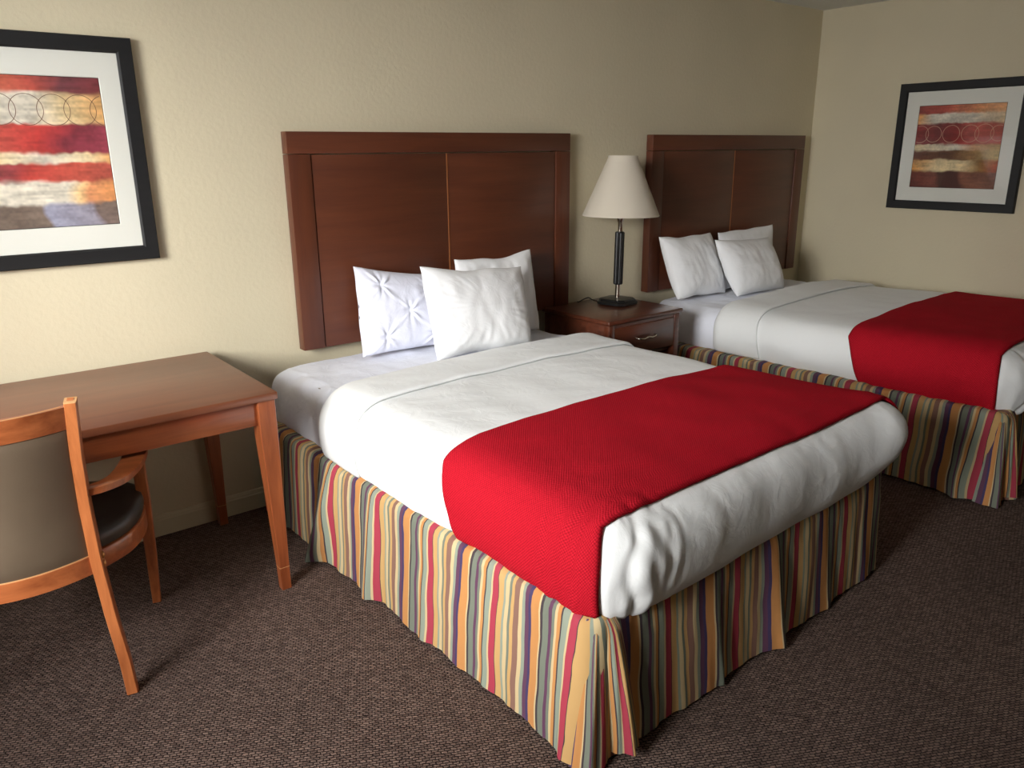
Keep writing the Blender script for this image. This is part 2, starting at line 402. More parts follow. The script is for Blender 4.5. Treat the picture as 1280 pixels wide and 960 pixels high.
def make_bed(loc, rz, label, seed, dv, ledge=0.0, runner=(-1.30, -1.965)):
    """dv = (x0, x1, y head, y foot) of the duvet in bed coordinates"""
    bed = empty('bed', loc, R(rz)); tag(bed, label[0], 'bed', 'two double motel beds')
    b = bmesh.new(); box(b, .03, W_ - .03, -L_ + .03, -.02, .12, .39, bev=.03)
    bs = bmobj('box_spring', b, M_BOX, bed, True, 40)
    # mattress with fitted sheet over it
    b = bmesh.new(); box(b, dv[0] + .03, dv[1] - .03, dv[3] + .05, -.01, .395, .625, bev=.05, seg=4)
    bmobj('mattress', b, M_BOX, bed, True)
    def sd(x, y, z, s, h, t):
        a = .007 * nz(x * 5 + seed, y * 5, z * 4) + .004 * nz(x * 16, y * 9 + seed, z * 14)
        if t == 0: a += .010 * nz(s * 11 + seed, h * 2.5, 1) * (h < .9)
        else: a += .004 * abs(nz(x * 3 + y * 14, y * 5 + seed, 5))
        return a
    sprof = [(-.06, .385), (-.02, .388), (.012, .41), (.022, .46), (.02, .53), (.006, .585), (-.02, .615), (-.06, .632), (-.10, .637)]
    v, fc = cover_mesh(dv[0] + .015, dv[1] - .015, -.015, dv[3] + .03, .643, sprof, .07, sd)
    weld(mobj('fitted_sheet', v, fc, M_SHEET, bed, True))

    # skirt: ledge on top of the box spring, then the gathered drop
    per = perimeter(0, W_, -.01, -L_, .035, .006)
    rnd = random.Random(seed)
    Lside = L_ ; Lfoot = W_
    folds = []          # (position along the perimeter, width, depth, lean)
    cpos1 = per[[i for i, p in enumerate(per) if p[3] < -.5][0]][4]
    cpos2 = cpos1 + W_ - .05
    if seed < 20:
        folds = [(.61, .055, .075, -.6), (.92, .04, .035, -.1), (cpos1 - .03, .05, .03, 0), (cpos1 + .78, .05, .05, .2), (cpos1 + .48, .03, .02, .2)]
    else:
        folds = [(cpos1 - .12, .05, .05, .1), (cpos1 + .07, .05, .045, .3), (.9, .05, .03, .1)]
    rows = [(-.16, .412), (-.08, .415), (-.03, .417), (-.008, .416), (.004, .408), (.010, .392), (.012, .365), (.013, .33)]
    zs = list(np.linspace(.30, .012, 20)); rows += [(.014, z) for z in zs]
    V, UV = [], []
    for (x, y, nx, ny, s) in per:
        arc = 0; lx = None
        for (o, z) in rows:
            g = min(1, max(0, (.40 - z) / .4))
            w = .014 * nz(s * 4.5 + seed, z * 1.2) + .011 * nz(s * 11 + seed, z * 1.6, 3) + .006 * nz(s * 27, z * 3, seed)
            off = o + g * (.022 + w * 1.25) + (.006 * nz(s * 26 + seed, o * 20, 9) if z > .38 else 0)
            sh = 0
            for (fs, fwid, dep, lean) in folds:
                u = (s - fs - lean * (.4 - z) * .35) / fwid
                e = math.exp(-u * u)
                off += dep * g ** .8 * e
                sh += dep * g * .35 * (-u) * e * -1.2
            if z > .3: off += .004 * nz(s * 40, z * 10, seed)
            zz = z + (.006 * nz(s * 7, 0, seed) if z < .1 else 0) * (z < .02) + (.008 * nz(s * 20 + seed, o * 9, 4) if z > .4 else 0)
            V.append((x + nx * off + ny * sh, y + ny * off - nx * sh, max(.006, zz)))
            us = s + .010 * nz(s * 3 + 5, z * 5, seed) + .006 * nz(s * 9, z * 9, seed + 2)
            UV.append((us, z))
    sk = mobj('bed_skirt', V, grid_faces(len(per), len(rows)), M_STRIPE, bed, True, UV)
    # box pleat hanging at the left foot corner
    def pleat(cx, cy, ang, wd, dep, hgt, tw, u0):
        V, UV = [], []; nu, nv_ = 26, 22
        for i in range(nu):
            t = i / (nu - 1) * 2 - 1
            for j in range(nv_):
                q = j / (nv_ - 1); z = .412 - q * hgt; g = q ** .8
                w = wd * (.35 + .65 * g)
                a = t * w + tw * g; dd = .012 + dep * g * (1 - abs(t) ** 1.6) + .006 * math.sin(t * 9 + q * 2) * g
                if q < .06: dd *= q / .06
                V.append((cx + math.cos(ang) * dd - math.sin(ang) * a, cy + math.sin(ang) * dd + math.cos(ang) * a, z))
                UV.append((u0 + t * wd * 1.9 + .004 * math.sin(q * 6), z))
        return V, grid_faces(nu, nv_), UV
    V, fc, UV = pleat(.022, -L_ + .012, R(232), .062, .075, .405, -.015, .88)
    mobj('corner_pleat', V, fc, M_STRIPE, bed, True, UV)
    V, fc, UV = pleat(.05, -L_ - .012, R(262), .05, .05, .385, .045, .35)
    mobj('corner_pleat', V, fc, M_STRIPE, bed, True, UV)

    # duvet, its own thing
    wx, wy = loc[0], loc[1]
    fx0, fx1, fyh, fyf = dv
    def dd(x, y, z, s, h, t):
        a = .010 * nz(x * 2.2 + seed, y * 2.2, z * 2) + .0045 * nz(x * 7, y * 4 + seed, z * 6)
        if t == 0:
            edge = math.sin(min(1, h * 1.05) * math.pi)
            foot = y < fyf + .09
            if foot:
                a += .010 * edge * nz(s * 4 + seed, h * 1.2, 7) + .0055 * edge * nz(s * 22 + 3 * nz(s * 3, h * 3), h * 3, seed) * max(0, h - .35) * 1.6
            else:
                a += .010 * edge * nz(s * 3 + h * 2, h * 2.4, seed) + .003 * edge * nz(s * 6 - h * 5, h * 9 + s * 3, seed)
            # tucked-in fold at the foot corner
            dc = math.hypot(x - fx0, y - fyf)
            if dc < .25: 
                sq = s - cl - .10 - .05 * nz(h * 3, seed, 2) - .04 * h
                a += -.016 * math.exp(-(sq / .012) ** 2) * edge * (1 - h) ** .5 + .008 * math.exp(-((sq - .035) / .02) ** 2) * edge + .010 * edge * nz(s * 30, h * 6, 3)
            dr = math.hypot(x - fx1, y - fyf)
            a += math.exp(-(dr / .16) ** 2) * (.055 * math.exp(-((h - .60) / .22) ** 2) - .075 * max(0, .42 - h) / .42)
        else:
            a += .0028 * nz(x * 3 - y * 2, y * 12 + x * 7 + seed, 2) * (1 - .5 * t)
        e_ = max(0, (y - fyh + .05) / .05)
        a -= .022 * e_ * e_
        return a
    pr_ = perimeter(fx0, fx1, fyh, fyf, .09)
    cl = [p for p in pr_ if p[3] < -.01 and p[0] < .5][0][4]
    dprof = [(-.055, .372), (-.02, .374), (.010, .392), (.030, .435), (.038, .49), (.034, .55), (.016, .603), (-.018, .640), (-.065, .660), (-.12, .668)]
    v, fc = cover_mesh(fx0, fx1, fyh, fyf, .678, dprof, .09, dd)
    ang = R(rz)
    dv_o = empty('duvet', loc, ang); tag(dv_o, label[1], 'duvet', 'white duvets on the beds')
    cov = weld(mobj('cover', v, fc, M_DUVET, dv_o, True))
    
    bvh = BVHTree.FromPolygons([Vector(p) for p in v], fc)
    def strip(y_of, ny, off, mat_, name, parent, step=.012, amp=0, zlow=.405, uvk=1, side_off=1):
        cxm = (fx0 + fx1) / 2
        path = []
        a, b_, t_ = fx0 - .05, fx1 + .05, .72
        for k in range(28): path.append((a, zlow + (t_ - zlow) * k / 28))
        n = int((b_ - a) / step)
        for k in range(n + 1): path.append((a + (b_ - a) * k / n, t_))
        for k in range(1, 29): path.append((b_, t_ - (t_ - zlow) * k / 28))
        V, UV = [], []; npth = len(path)
        for i in range(ny):
            q = i / (ny - 1); u = 0; last = None
            for k, (px, pz) in enumerate(path):
                side = max(0, (.66 - pz) / .26) if k < 28 else (max(0, (.66 - pz) / .26) if k > npth - 29 else 0)
                y = y_of(q, side, px)
                o = Vector((min(max(px, fx0 + .12), fx1 - .12), max(y, fyf + .11), .52))
                tgt = Vector((px, y, pz)); d = (tgt - o).normalized()
                hit = bvh.ray_cast(o, d, 3)
                if hit[0] is None: p = tgt; nn_ = d
                else:
                    p = hit[0]; nn_ = hit[1] if hit[1].dot(d) > 0 else -hit[1]
                    nn_ = (nn_ + d * .35).normalized()
                p = p + nn_ * (off * (1 - (1 - side_off) * min(1, max(0, (.665 - p.z) / .04))) * (.35 if q in (0, 1) else 1) + amp * nz(px * 4 + seed, y * 4, pz * 4))
                if last is not None: u += (p - last).length
                last = p; V.append(tuple(p)); UV.append((u * uvk, y * uvk))
        return mobj(name, V, grid_faces(ny, npth), mat_, parent, True, UV)
    # turned-down sheet band at the head end
    def yb(q, side, px): return fyh - .012 - q * .26 - .03 * side * q + .008 * nz(px * 3, q, seed) * q
    o = strip(yb, 30, .009, M_DUVET, 'turned_down_band', dv_o, side_off=.25)
    o['label'] = 'folded-back sheet band'
    m_ = o.modifiers.new('thick', 'SOLIDIFY'); m_.thickness = .008; m_.offset = -1
    # runner, its own thing
    y0, y1 = runner
    def yr(q, side, px): return y0 + (y1 - y0) * q - .085 * side * (1 - q) - .012 * side * q + .006 * nz(px * 2.5, q * 2, seed)
    rn = strip(yr, 60, .012, M_RED, 'bed_runner', None, amp=.003, zlow=.395)
    rn.location = loc; rn.rotation_euler = (0, 0, ang)
    tag(rn, label[2], 'bed runner', 'red runners across the beds')
    m_ = rn.modifiers.new('thick', 'SOLIDIFY'); m_.thickness = .006; m_.offset = -1
    return bed

make_bed((.055, -.075, 0), 1.5,
         ('double bed with striped gathered skirt, between the desk and the nightstand',
          'white duvet on the bed nearest the desk, foot end facing the camera',
          'red woven runner across the bed nearest the desk'),
         11, (.045, 1.50, -.50, -1.975))
make_bed((2.43, -.09, 0), 3.5,
         ('double bed with striped gathered skirt, by the right wall beyond the nightstand',
          'white duvet on the far bed by the right wall',
          'dark red woven runner across the far bed by the right wall'),
         37, (.075, 1.49, -.45, -1.965), runner=(-1.22, -1.90))

# ------------------------------------------------------------------ pillows
def pillow(bl, br, tl, tr, thick, label, seed, mat_=None, tuck=False, crease=.005, group=None, sag=.02, pucker=.012):
    bl, br, tl, tr = map(Vector, (bl, br, tl, tr)); n = 90
    nrm = ((br - bl).cross(tl - bl)).normalized()
    org = (bl + br) / 2; V = []; F = []
    def surf(u, v, sg):
        # u, v in -1..1 ; edges pulled in between the corners
        e = 1 - abs(u) ** 3; e2 = 1 - abs(v) ** 3
        uu = u * (1 - .03 * (1 - v * v) + .03 * nz(v * 1.7 + seed, 1)); vv = v * (1 - .035 * (1 - u * u) + .05 * nz(u * 1.7 + seed, 7)) + (-sag * (1 - abs(u)) if v > 0 else 0) * v
        a = (uu + 1) / 2; b = (vv + 1) / 2
        p = bl.lerp(br, a).lerp(tl.lerp(tr, a), b)
        m = max(0, (1 - abs(u) ** 3)) ** .5 * max(0, (1 - abs(v) ** 3)) ** .5
        m *= 1 - .18 * max(0, v)
        h = thick * m
        ed = min(1, 4 * (1 - max(abs(u), abs(v))))
        w = crease * (nz(u * 2.3 + seed, v * 2.3, sg) + .6 * nz(u * 6 + seed, v * 2.5, 2))
        rr = max(abs(u), abs(v))
        ang = math.atan2(v, u)
        w += pucker * thick * 3 * nz(ang * 7 + seed, rr * 1.5, sg * 3) * rr ** 3 * ed
        if tuck and sg > 0:
            for cu in (-1.1, 0, 1.1):
                for cv in (-.62, 0, .62):
                    c_u = cu + (.55 if abs(cv) > .1 else 0)
                    du, dv_ = (u - c_u) * 1.25, v - cv; q = du * du + dv_ * dv_
                    if q > 1.2: continue
                    h -= .014 * math.exp(-q / .014)
                    rid = math.exp(-((du - dv_) / .05) ** 2) + math.exp(-((du + dv_) / .05) ** 2)
                    h += .010 * rid * math.exp(-q / .14) * (1 - math.exp(-q / .004))
                    th = math.atan2(dv_, du); h += .0035 * math.cos(th * 9 + 2 * nz(u, v, 3)) * math.exp(-q / .10) * (1 - math.exp(-q / .01))
        return p + nrm * sg * (h + w * ed) + Vector((0, 0, 0))
    for sg in (1, -1):
        for i in range(n + 1):
            for j in range(n + 1):
                V.append(surf(i / n * 2 - 1, j / n * 2 - 1, sg))
    m = n + 1
    for s_, base in ((0, 0), (1, m * m)):
        for i in range(n):
            for j in range(n):
                a = base + i * m + j; q = (a, a + m, a + m + 1, a + 1)
                F.append(q if s_ == 0 else q[::-1])
    o = mobj('pillow', V, F, mat_ or M_PILLOW, None, True, origin=tuple(org))
    bm = bmesh.new(); bm.from_mesh(o.data); bmesh.ops.remove_doubles(bm, verts=bm.verts, dist=.0006); bm.to_mesh(o.data); bm.free()
    tag(o, label, 'pillow', group); return o

G1 = 'pillows on the bed nearest the desk'; G2 = 'pillows on the far bed'
pillow((.475, -.20, .655), (.93, -.24, .655), (.495, -.130, 1.045), (.95, -.135, .965), .072,
       'bluish white pintucked pillow, leftmost against the headboard near the desk', 3, M_PINTUCK, True, group=G1)
pillow((.98, -.23, .655), (1.44, -.27, .655), (1.02, -.14, 1.03), (1.47, -.16, 1.04), .07,
       'white pillow half hidden behind the front pillow, next to the nightstand', 5, crease=.012, group=G1, sag=.08)
pillow((.69, -.475, .66), (1.17, -.53, .66), (.70, -.34, 1.045), (1.25, -.36, 1.0), .10,
       'plump smooth white pillow in front of the other two on the bed near the desk', 8, group=G1, sag=.06, pucker=.03)
pillow((2.57, -.22, .655), (3.0, -.24, .655), (2.46, -.145, 1.03), (2.93, -.15, 1.02), .088,
       'white pillow on the far bed, leftmost, nearest the lamp', 13, group=G2)
pillow((3.05, -.20, .655), (3.60, -.18, .655), (3.02, -.14, 1.02), (3.60, -.14, 1.03), .05,
       'white pillow standing against the far headboard behind the smaller front pillow', 17, group=G2)
pillow((2.90, -.40, .66), (3.38, -.41, .66), (2.79, -.29, 1.00), (3.33, -.30, .975), .085,
       'small white pillow at the front on the far bed', 21, group=G2)

# ------------------------------------------------------------------ headboards
def headboard(x0, x1, z0, z1, label):
    h = empty('headboard', ((x0 + x1) / 2, 0, z0)); tag(h, label, 'headboard', 'wall-mounted wooden headboards')
    w = (x1 - x0) / 2; H = z1 - z0; st, tr = .10, .088
    y0, y1 = -.060, -.008
    boxobj('top_rail', (-w, w, y0, y1, H - tr, H), M_HEAD, h, .003)
    for s in (-1, 1):
        a, b_ = sorted((s * w, s * (w - st))); boxobj('stile', (a, b_, y0, y1, 0, H - tr - .0015), M_HEADV, h, .003)
    for s in (-1, 1):
        a, b_ = sorted((s * .0015, s * (w - st - .004)))
        boxobj('panel', (a, b_, y0 + .005, y1, 0, H - tr - .004), M_HEAD, h, .0025)
    boxobj('centre_bead', (-.0022, .0022, y0 + .002, y0 + .02, 0, H - tr - .004), m_plain('bead_wood', (150, 92, 52), .4), h)
    return h
headboard(.2713, 1.8308, .689, 1.604, 'dark mahogany headboard on the wall behind the bed nearest the desk')
headboard(2.474, 4.032, .689, 1.600, 'dark mahogany headboard on the wall behind the far bed, near the corner')

# ------------------------------------------------------------------ nightstand
def nightstand():
    x0, x1, y0, y1, zt = 1.660, 2.226, -.545, -.03, .70
    n = empty('nightstand', ((x0 + x1) / 2, (y0 + y1) / 2, 0)); tag(n, 'dark wooden nightstand with one drawer and open shelf, between the two beds', 'nightstand')
    w, d = (x1 - x0) / 2, (y1 - y0) / 2
    boxobj('top', (-w, w, -d, d, zt - .024, zt), M_NS, n, .008, 3)
    i = .018
    for s in (-1, 1):
        a, b_ = sorted((s * (w - i), s * (w - i - .02)))
        boxobj('side_panel', (a, b_, -d + .05, d - .01, .06, zt - .024), M_NS, n, .002)
        a, b_ = sorted((s * (w - i + .003), s * (w - i - .035)))
        boxobj('post', (a, b_, -d + .012, -d + .05, 0, zt - .024), M_NS, n, .003)
        boxobj('post', (a, b_, d - .045, d - .008, 0, zt - .03), M_NS, n, .003)
    boxobj('back_panel', (-w + i + .02, w - i - .02, d - .03, d - .015, .06, zt - .024), M_NS, n)
    boxobj('shelf', (-w + i + .02, w - i - .02, -d + .05, d - .03, .14, .16), M_NS, n, .002)
    boxobj('rail', (-w + i + .035, w - i - .035, -d + .02, -d + .04, zt - .05, zt - .026), M_NS, n)
    dr = boxobj('drawer', (-w + i + .037, w - i - .037, -d + .014, -d + .40, .50, zt - .045), M_NS, n, .004)
    b = bmesh.new()
    hz_, hy = .583, -d + .014
    pts = spline([(-.07, hy + .002, hz_), (-.064, hy - .022, hz_), (-.03, hy - .027, hz_ - .004), (0, hy - .026, hz_ + .002), (.03, hy - .027, hz_ - .003), (.064, hy - .022, hz_ + .003), (.07, hy + .002, hz_ + .002)], 30)
    sweep(b, pts, [.008 + .004 * math.sin(k / 29 * math.pi) for k in range(30)], .006, side=(0, 0, 1), rnd=True, n=10)
    hd = bmobj('handle', b, M_CHROME, dr, True); hd['label'] = 'steel bow handle'
    boxobj('bottom_board', (-w + i + .02, w - i - .02, -d + .05, d - .03, .47, .485), M_NS, n)
nightstand()

# ------------------------------------------------------------------ lamp
def lamp():
    l = empty('table_lamp', (2.045, -.225, .7025), R(12), ry=R(1.1)); tag(l, 'table lamp with white cone shade and black and steel stem on the nightstand', 'lamp')
    b = bmesh.new(); hw = .092; c = .030
    sec = [(hw, hw - c), (hw - c, hw), (-hw + c, hw), (-hw, hw - c), (-hw, -hw + c), (-hw + c, -hw), (hw - c, -hw), (hw, -hw + c)]
    lv = [(1, 0), (1, .014), (.9, .018), (.9, .024), (.84, .030), (.3, .036)]
    rings = [[b.verts.new((x * k, y * k, z)) for x, y in sec] for k, z in lv]
    for r0, r1 in zip(rings, rings[1:]):
        for j in range(8): b.faces.new((r0[j], r0[(j + 1) % 8], r1[(j + 1) % 8], r1[j]))
    b.faces.new(rings[0]); b.faces.new(rings[-1]); bmobj('base', b, M_BLACK, l, False)
    b = bmesh.new(); lathe(b, [(.014, .034), (.014, .105), (.010, .105), (.010, .115)], 24)
    bmobj('lower_stem', b, M_CHROME, l, True, 40)
    b = bmesh.new(); n = 40
    prof = [(.013, .104), (.023, .106), (.025, .112), (.025, .385), (.023, .391), (.013, .393)]
    rings = [[b.verts.new((r * (1 + (.04 if j % 2 else -.03) * (k in (2, 3))) * math.cos(2 * math.pi * j / n), r * (1 + (.04 if j % 2 else -.03) * (k in (2, 3))) * math.sin(2 * math.pi * j / n), z)) for j in range(n)] for k, (r, z) in enumerate(prof)]
    for r0, r1 in zip(rings, rings[1:]):
        for j in range(n): b.faces.new((r0[j], r0[(j + 1) % n], r1[(j + 1) % n], r1[j]))
    b.faces.new(rings[0]); b.faces.new(rings[-1]); bmobj('black_column', b, M_BLACK, l, False)
    b = bmesh.new(); lathe(b, [(.013, .390), (.013, .44), (.016, .445), (.019, .455), (.024, .468), (.024, .478), (.013, .485), (.013, .53)], 28)
    bmobj('upper_stem', b, M_CHROME, l, True, 40)
    # shade
    z0, z1, r0, r1 = .475, .787, .205, .078; b = bmesh.new()
    prof = [(r0 - .002, z0), (r0, z0), (r0 + .0012, z0 + .004), (r0, z0 + .008)] + [(r0 + (r1 - r0) * t, z0 + .008 + (z1 - z0 - .016) * t) for t in np.linspace(.02, 1, 12)] + [(r1 + .001, z1 - .004), (r1, z1), (r1 - .002, z1)]
    prof += [(p[0] - .002, p[1]) for p in prof[::-1][2:-2]] + [(r0 - .002, z0)]
    lathe(b, prof, 72, cap=False); sh = bmobj('lamp_shade', b, M_SHADE, l, True, 50); sh['label'] = 'off-white fabric cone shade'
    b = bmesh.new()
    for a in range(3):
        t = a * 2 * math.pi / 3; sweep(b, [(0, 0, z1 - .03), (math.cos(t) * (r1 - .004), math.sin(t) * (r1 - .004), z1 - .006)], .003, .003, rnd=True, n=6)
    sweep(b, [(.0, 0, .53), (.035, 0, .56), (.045, 0, .64), (.02, 0, .73), (0, 0, z1 - .03)], .003, .003, side=(0, 1, 0), rnd=True, n=6)
    sweep(b, [(.0, 0, .53), (-.035, 0, .56), (-.045, 0, .64), (-.02, 0, .73), (0, 0, z1 - .03)], .003, .003, side=(0, 1, 0), rnd=True, n=6)
    bmobj('harp', b, M_CHROME, l, True)
    b = bmesh.new(); lathe(b, [(.012, .53), (.016, .56), (.029, .60), (.029, .62), (.018, .645), (.004, .653)], 24)
    bmobj('bulb', b, m_plain('opal_bulb', (235, 235, 230), .3), l, True)
    # flex leaving the base towards the wall
    b = bmesh.new()
    pts = spline([(-.05, .085, .006), (-.08, .11, .016), (-.10, .125, .030), (-.125, .14, .022), (-.135, .165, .006), (-.12, .185, .003)], 30)
    sweep(b, pts, .006, .006, rnd=True, n=8); bmobj('cord', b, M_CORD, l, True)
lamp()

# ------------------------------------------------------------------ framed prints
def paint_bands(seed, bands, n=340):
    """bands: rows from top (0) to bottom (1) of (y end, [(x, rgb)...]) ; soft, streaky edges"""
    rs = np.random.RandomState(seed)
    def vn(fx, fy, sd):
        r_ = np.random.RandomState(sd); gx, gy = int(fx) + 3, int(fy) + 3; g = r_.rand(gy, gx)
        x = np.linspace(0, fx, n); y = np.linspace(0, fy, n); xi, yi = x.astype(int), y.astype(int)
        tx, ty = x - xi, y - yi; tx = tx * tx * (3 - 2 * tx); ty = ty * ty * (3 - 2 * ty)
        A = g[np.ix_(yi, xi)]; B = g[np.ix_(yi, xi + 1)]; Cc = g[np.ix_(yi + 1, xi)]; D = g[np.ix_(yi + 1, xi + 1)]
        return (A * (1 - tx) + B * tx) * (1 - ty[:, None]) + (Cc * (1 - tx) + D * tx) * ty[:, None]
    X, Yg = np.meshgrid(np.linspace(0, 1, n), np.linspace(0, 1, n))
    Yd = Yg + .022 * (vn(6, 14, seed) - .5) + .014 * (vn(30, 30, seed + 1) - .5)
    img = np.zeros((n, n, 3)); prev = 0
    cols = []
    for (ye, stops) in bands:
        xs = np.array([s[0] for s in stops]); cs = np.array([lin(s[1])[:3] for s in stops])
        Xd = X + .10 * (vn(5, 9, seed + 7) - .5)
        cols.append((prev, ye, np.stack([np.interp(Xd, xs, cs[:, k]) for k in range(3)], -1))); prev = ye
    img = cols[0][2].copy()
    for (a, b_, c) in cols[1:]:
        t = np.clip((Yd - a) / (.012 + .05 * vn(5, 9, seed + 11)) + .5, 0, 1)[..., None]; t = t * t * (3 - 2 * t); img = img * (1 - t) + c * t
    st = .80 + .30 * vn(7, 70, seed + 3) + .26 * (vn(60, 60, seed + 4) - .5) + .40 * (vn(12, 22, seed + 5) - .5)
    return np.clip(img * st[..., None] * 1.02, 0, 1)

def framed(name_label, loc, rz, w, h, img, rings, ringcol, pw, ph, pz):
    """picture centred at loc hanging on a wall; local -y faces the room"""
    p = empty('framed_picture', loc, rz); tag(p, name_label, 'framed picture', 'black framed abstract prints')
    fw_ = .052
    prof = [(0, -.004), (0, -.026), (.004, -.030), (.046, -.030), (fw_, -.022), (fw_, -.012)]
    V, F = [], []
    for (sx, sz) in ((-1, -1), (1, -1), (1, 1), (-1, 1)):
        for (d, y) in prof: V.append((sx * (w / 2 - d), y, sz * (h / 2 - d)))
    k = len(prof)
    for c in range(4):
        for j in range(k - 1):
            a, b_ = c * k + j, ((c + 1) % 4) * k + j; F.append((a, b_, b_ + 1, a + 1))
    mobj('frame', V, F, M_FRAME, p)
    iw, ih = w / 2 - fw_ + .003, h / 2 - fw_ + .003
    boxobj('backing', (-iw - .01, iw + .01, -.010, -.003, -ih - .01, ih + .01), M_FRAME, p)
    # mat board with bevelled window
    V = [(-iw, -.015, -ih), (iw, -.015, -ih), (iw, -.015, ih), (-iw, -.015, ih)]
    a, b_ = pw / 2 + .004, ph / 2 + .004
    V += [(-a, -.015, pz - b_), (a, -.015, pz - b_), (a, -.015, pz + b_), (-a, -.015, pz + b_)]
    a, b_ = a - .002, b_ - .002
    V += [(-a, -.0125, pz - b_), (a, -.0125, pz - b_), (a, -.0125, pz + b_), (-a, -.0125, pz + b_)]
    F = []
    for o in (0, 4):
        for j in range(4): F.append((o + j, o + (j + 1) % 4, o + 4 + (j + 1) % 4, o + 4 + j))
    mobj('mat', V, F, M_MAT, p)
    n = img.shape[0]
    xs = np.linspace(-pw / 2, pw / 2, n); zs = np.linspace(ph / 2, -ph / 2, n) + pz
    XX, ZZ = np.meshgrid(xs, zs); V = np.stack([XX.ravel(), np.full(n * n, -.0128), ZZ.ravel()], -1)
    C = np.concatenate([img.reshape(-1, 3), np.ones((n * n, 1))], 1)
    pr = mobj('print', V, grid_faces(n, n), M_PAINT, p, cols=C)
    b = bmesh.new()
    for (cx, cz, rr, lw) in rings:
        m = 64; X = cx * pw - pw / 2; Z = pz + ph / 2 - cz * ph; last = None
        for j in range(m):
            a0, a1 = 2 * math.pi * j / m, 2 * math.pi * (j + 1) / m
            q = []
            for (a_, r_) in ((a0, rr * pw - lw), (a0, rr * pw + lw), (a1, rr * pw + lw), (a1, rr * pw - lw)):
                q.append((X + r_ * math.cos(a_), Z + r_ * 1.0 * math.sin(a_)))
            if all(abs(x_) < pw / 2 - .001 for x_, _ in q): b.faces.new([b.verts.new((x_, -.0131, z_)) for x_, z_ in q])
    bmobj('inked_rings', b, ringcol, pr)
    boxobj('glass', (-iw, iw, -.020, -.018, -ih, ih), M_GLASS, p)

RD, DR, PL, OR, CR, IV, TN, GR, SL, OL = (184, 80, 66), (146, 60, 54), (112, 58, 64), (218, 148, 100), (228, 206, 160), (214, 206, 188), (196, 140, 96), (138, 122, 108), (150, 150, 168), (120, 100, 66)
imgA = paint_bands(4, [(.11, [(0, OR), (.3, (206, 110, 80)), (.6, RD), (.78, PL), (1, (120, 50, 54))]),
                       (.31, [(0, OR), (.2, IV), (.55, IV), (.8, (226, 200, 150)), (1, (222, 172, 110))]),
                       (.50, [(0, DR), (.3, RD), (.62, (190, 58, 52)), (.78, (130, 44, 56)), (1, (150, 58, 74))]),
                       (.565, [(0, OR), (.3, CR), (.6, IV), (.85, CR), (1, (226, 164, 96))]),
                       (.69, [(0, (130, 70, 66)), (.4, (150, 60, 62)), (.5, (184, 62, 52)), (.8, (190, 84, 66)), (1, (186, 86, 70))]),
                       (.84, [(0, CR), (.3, IV), (.72, IV), (.80, (232, 196, 140)), (.86, OR), (1, (222, 150, 92))]),
                       (1.0, [(0, GR), (.42, (108, 92, 80)), (.57, (120, 104, 92)), (.60, SL), (.86, (152, 146, 158)), (.9, (116, 98, 90)), (1, (120, 102, 92))])])
imgB = paint_bands(9, [(.10, [(0, DR), (.35, RD), (.7, OR), (1, (228, 170, 120))]),
                       (.22, [(0, (222, 160, 96)), (.2, IV), (.6, IV), (1, (216, 190, 150))]),
                       (.47, [(0, (140, 46, 44)), (.25, (124, 44, 48)), (.5, (140, 34, 34)), (.62, (178, 80, 72)), (1, (176, 76, 62))]),
                       (.54, [(0, CR), (.5, IV), (.7, (206, 160, 120)), (1, (190, 160, 110))]),
                       (.66, [(0, (110, 60, 40)), (.4, (100, 64, 44)), (.7, (160, 120, 76)), (1, (206, 184, 130))]),
                       (.80, [(0, (214, 150, 76)), (.3, CR), (.6, CR), (.8, (150, 110, 60)), (1, (180, 90, 56))]),
                       (1.0, [(0, (104, 48, 38)), (.3, (130, 74, 60)), (.36, (76, 40, 32)), (.58, (84, 44, 38)), (.64, (140, 88, 66)), (1, (134, 90, 74))])])
INK = m_plain('brown_ink', (110, 78, 60), .8); INK2 = m_plain('cream_ink', (206, 160, 132), .8)
ringsA = [(x, .215, .096, .0010) for x in (.09, .245, .40, .555, .71, .865, 1.02)]
ringsB = [(x, .345, r_, .0014) for x, r_ in ((.05, .10), (.21, .095), (.42, .10), (.64, .10), (.80, .105), (.96, .09))]
framed('large abstract print with row of thin dark circles, black frame above the desk', (-.648, 0, 1.527), 0, .774, .776, imgA, ringsA, INK, .53, .50, .0)
framed('abstract print with pale circles in black frame on the right wall', (XR, -.993, 1.518), R(-90), .765, .766, imgB, ringsB, INK2, .50, .49, .0)

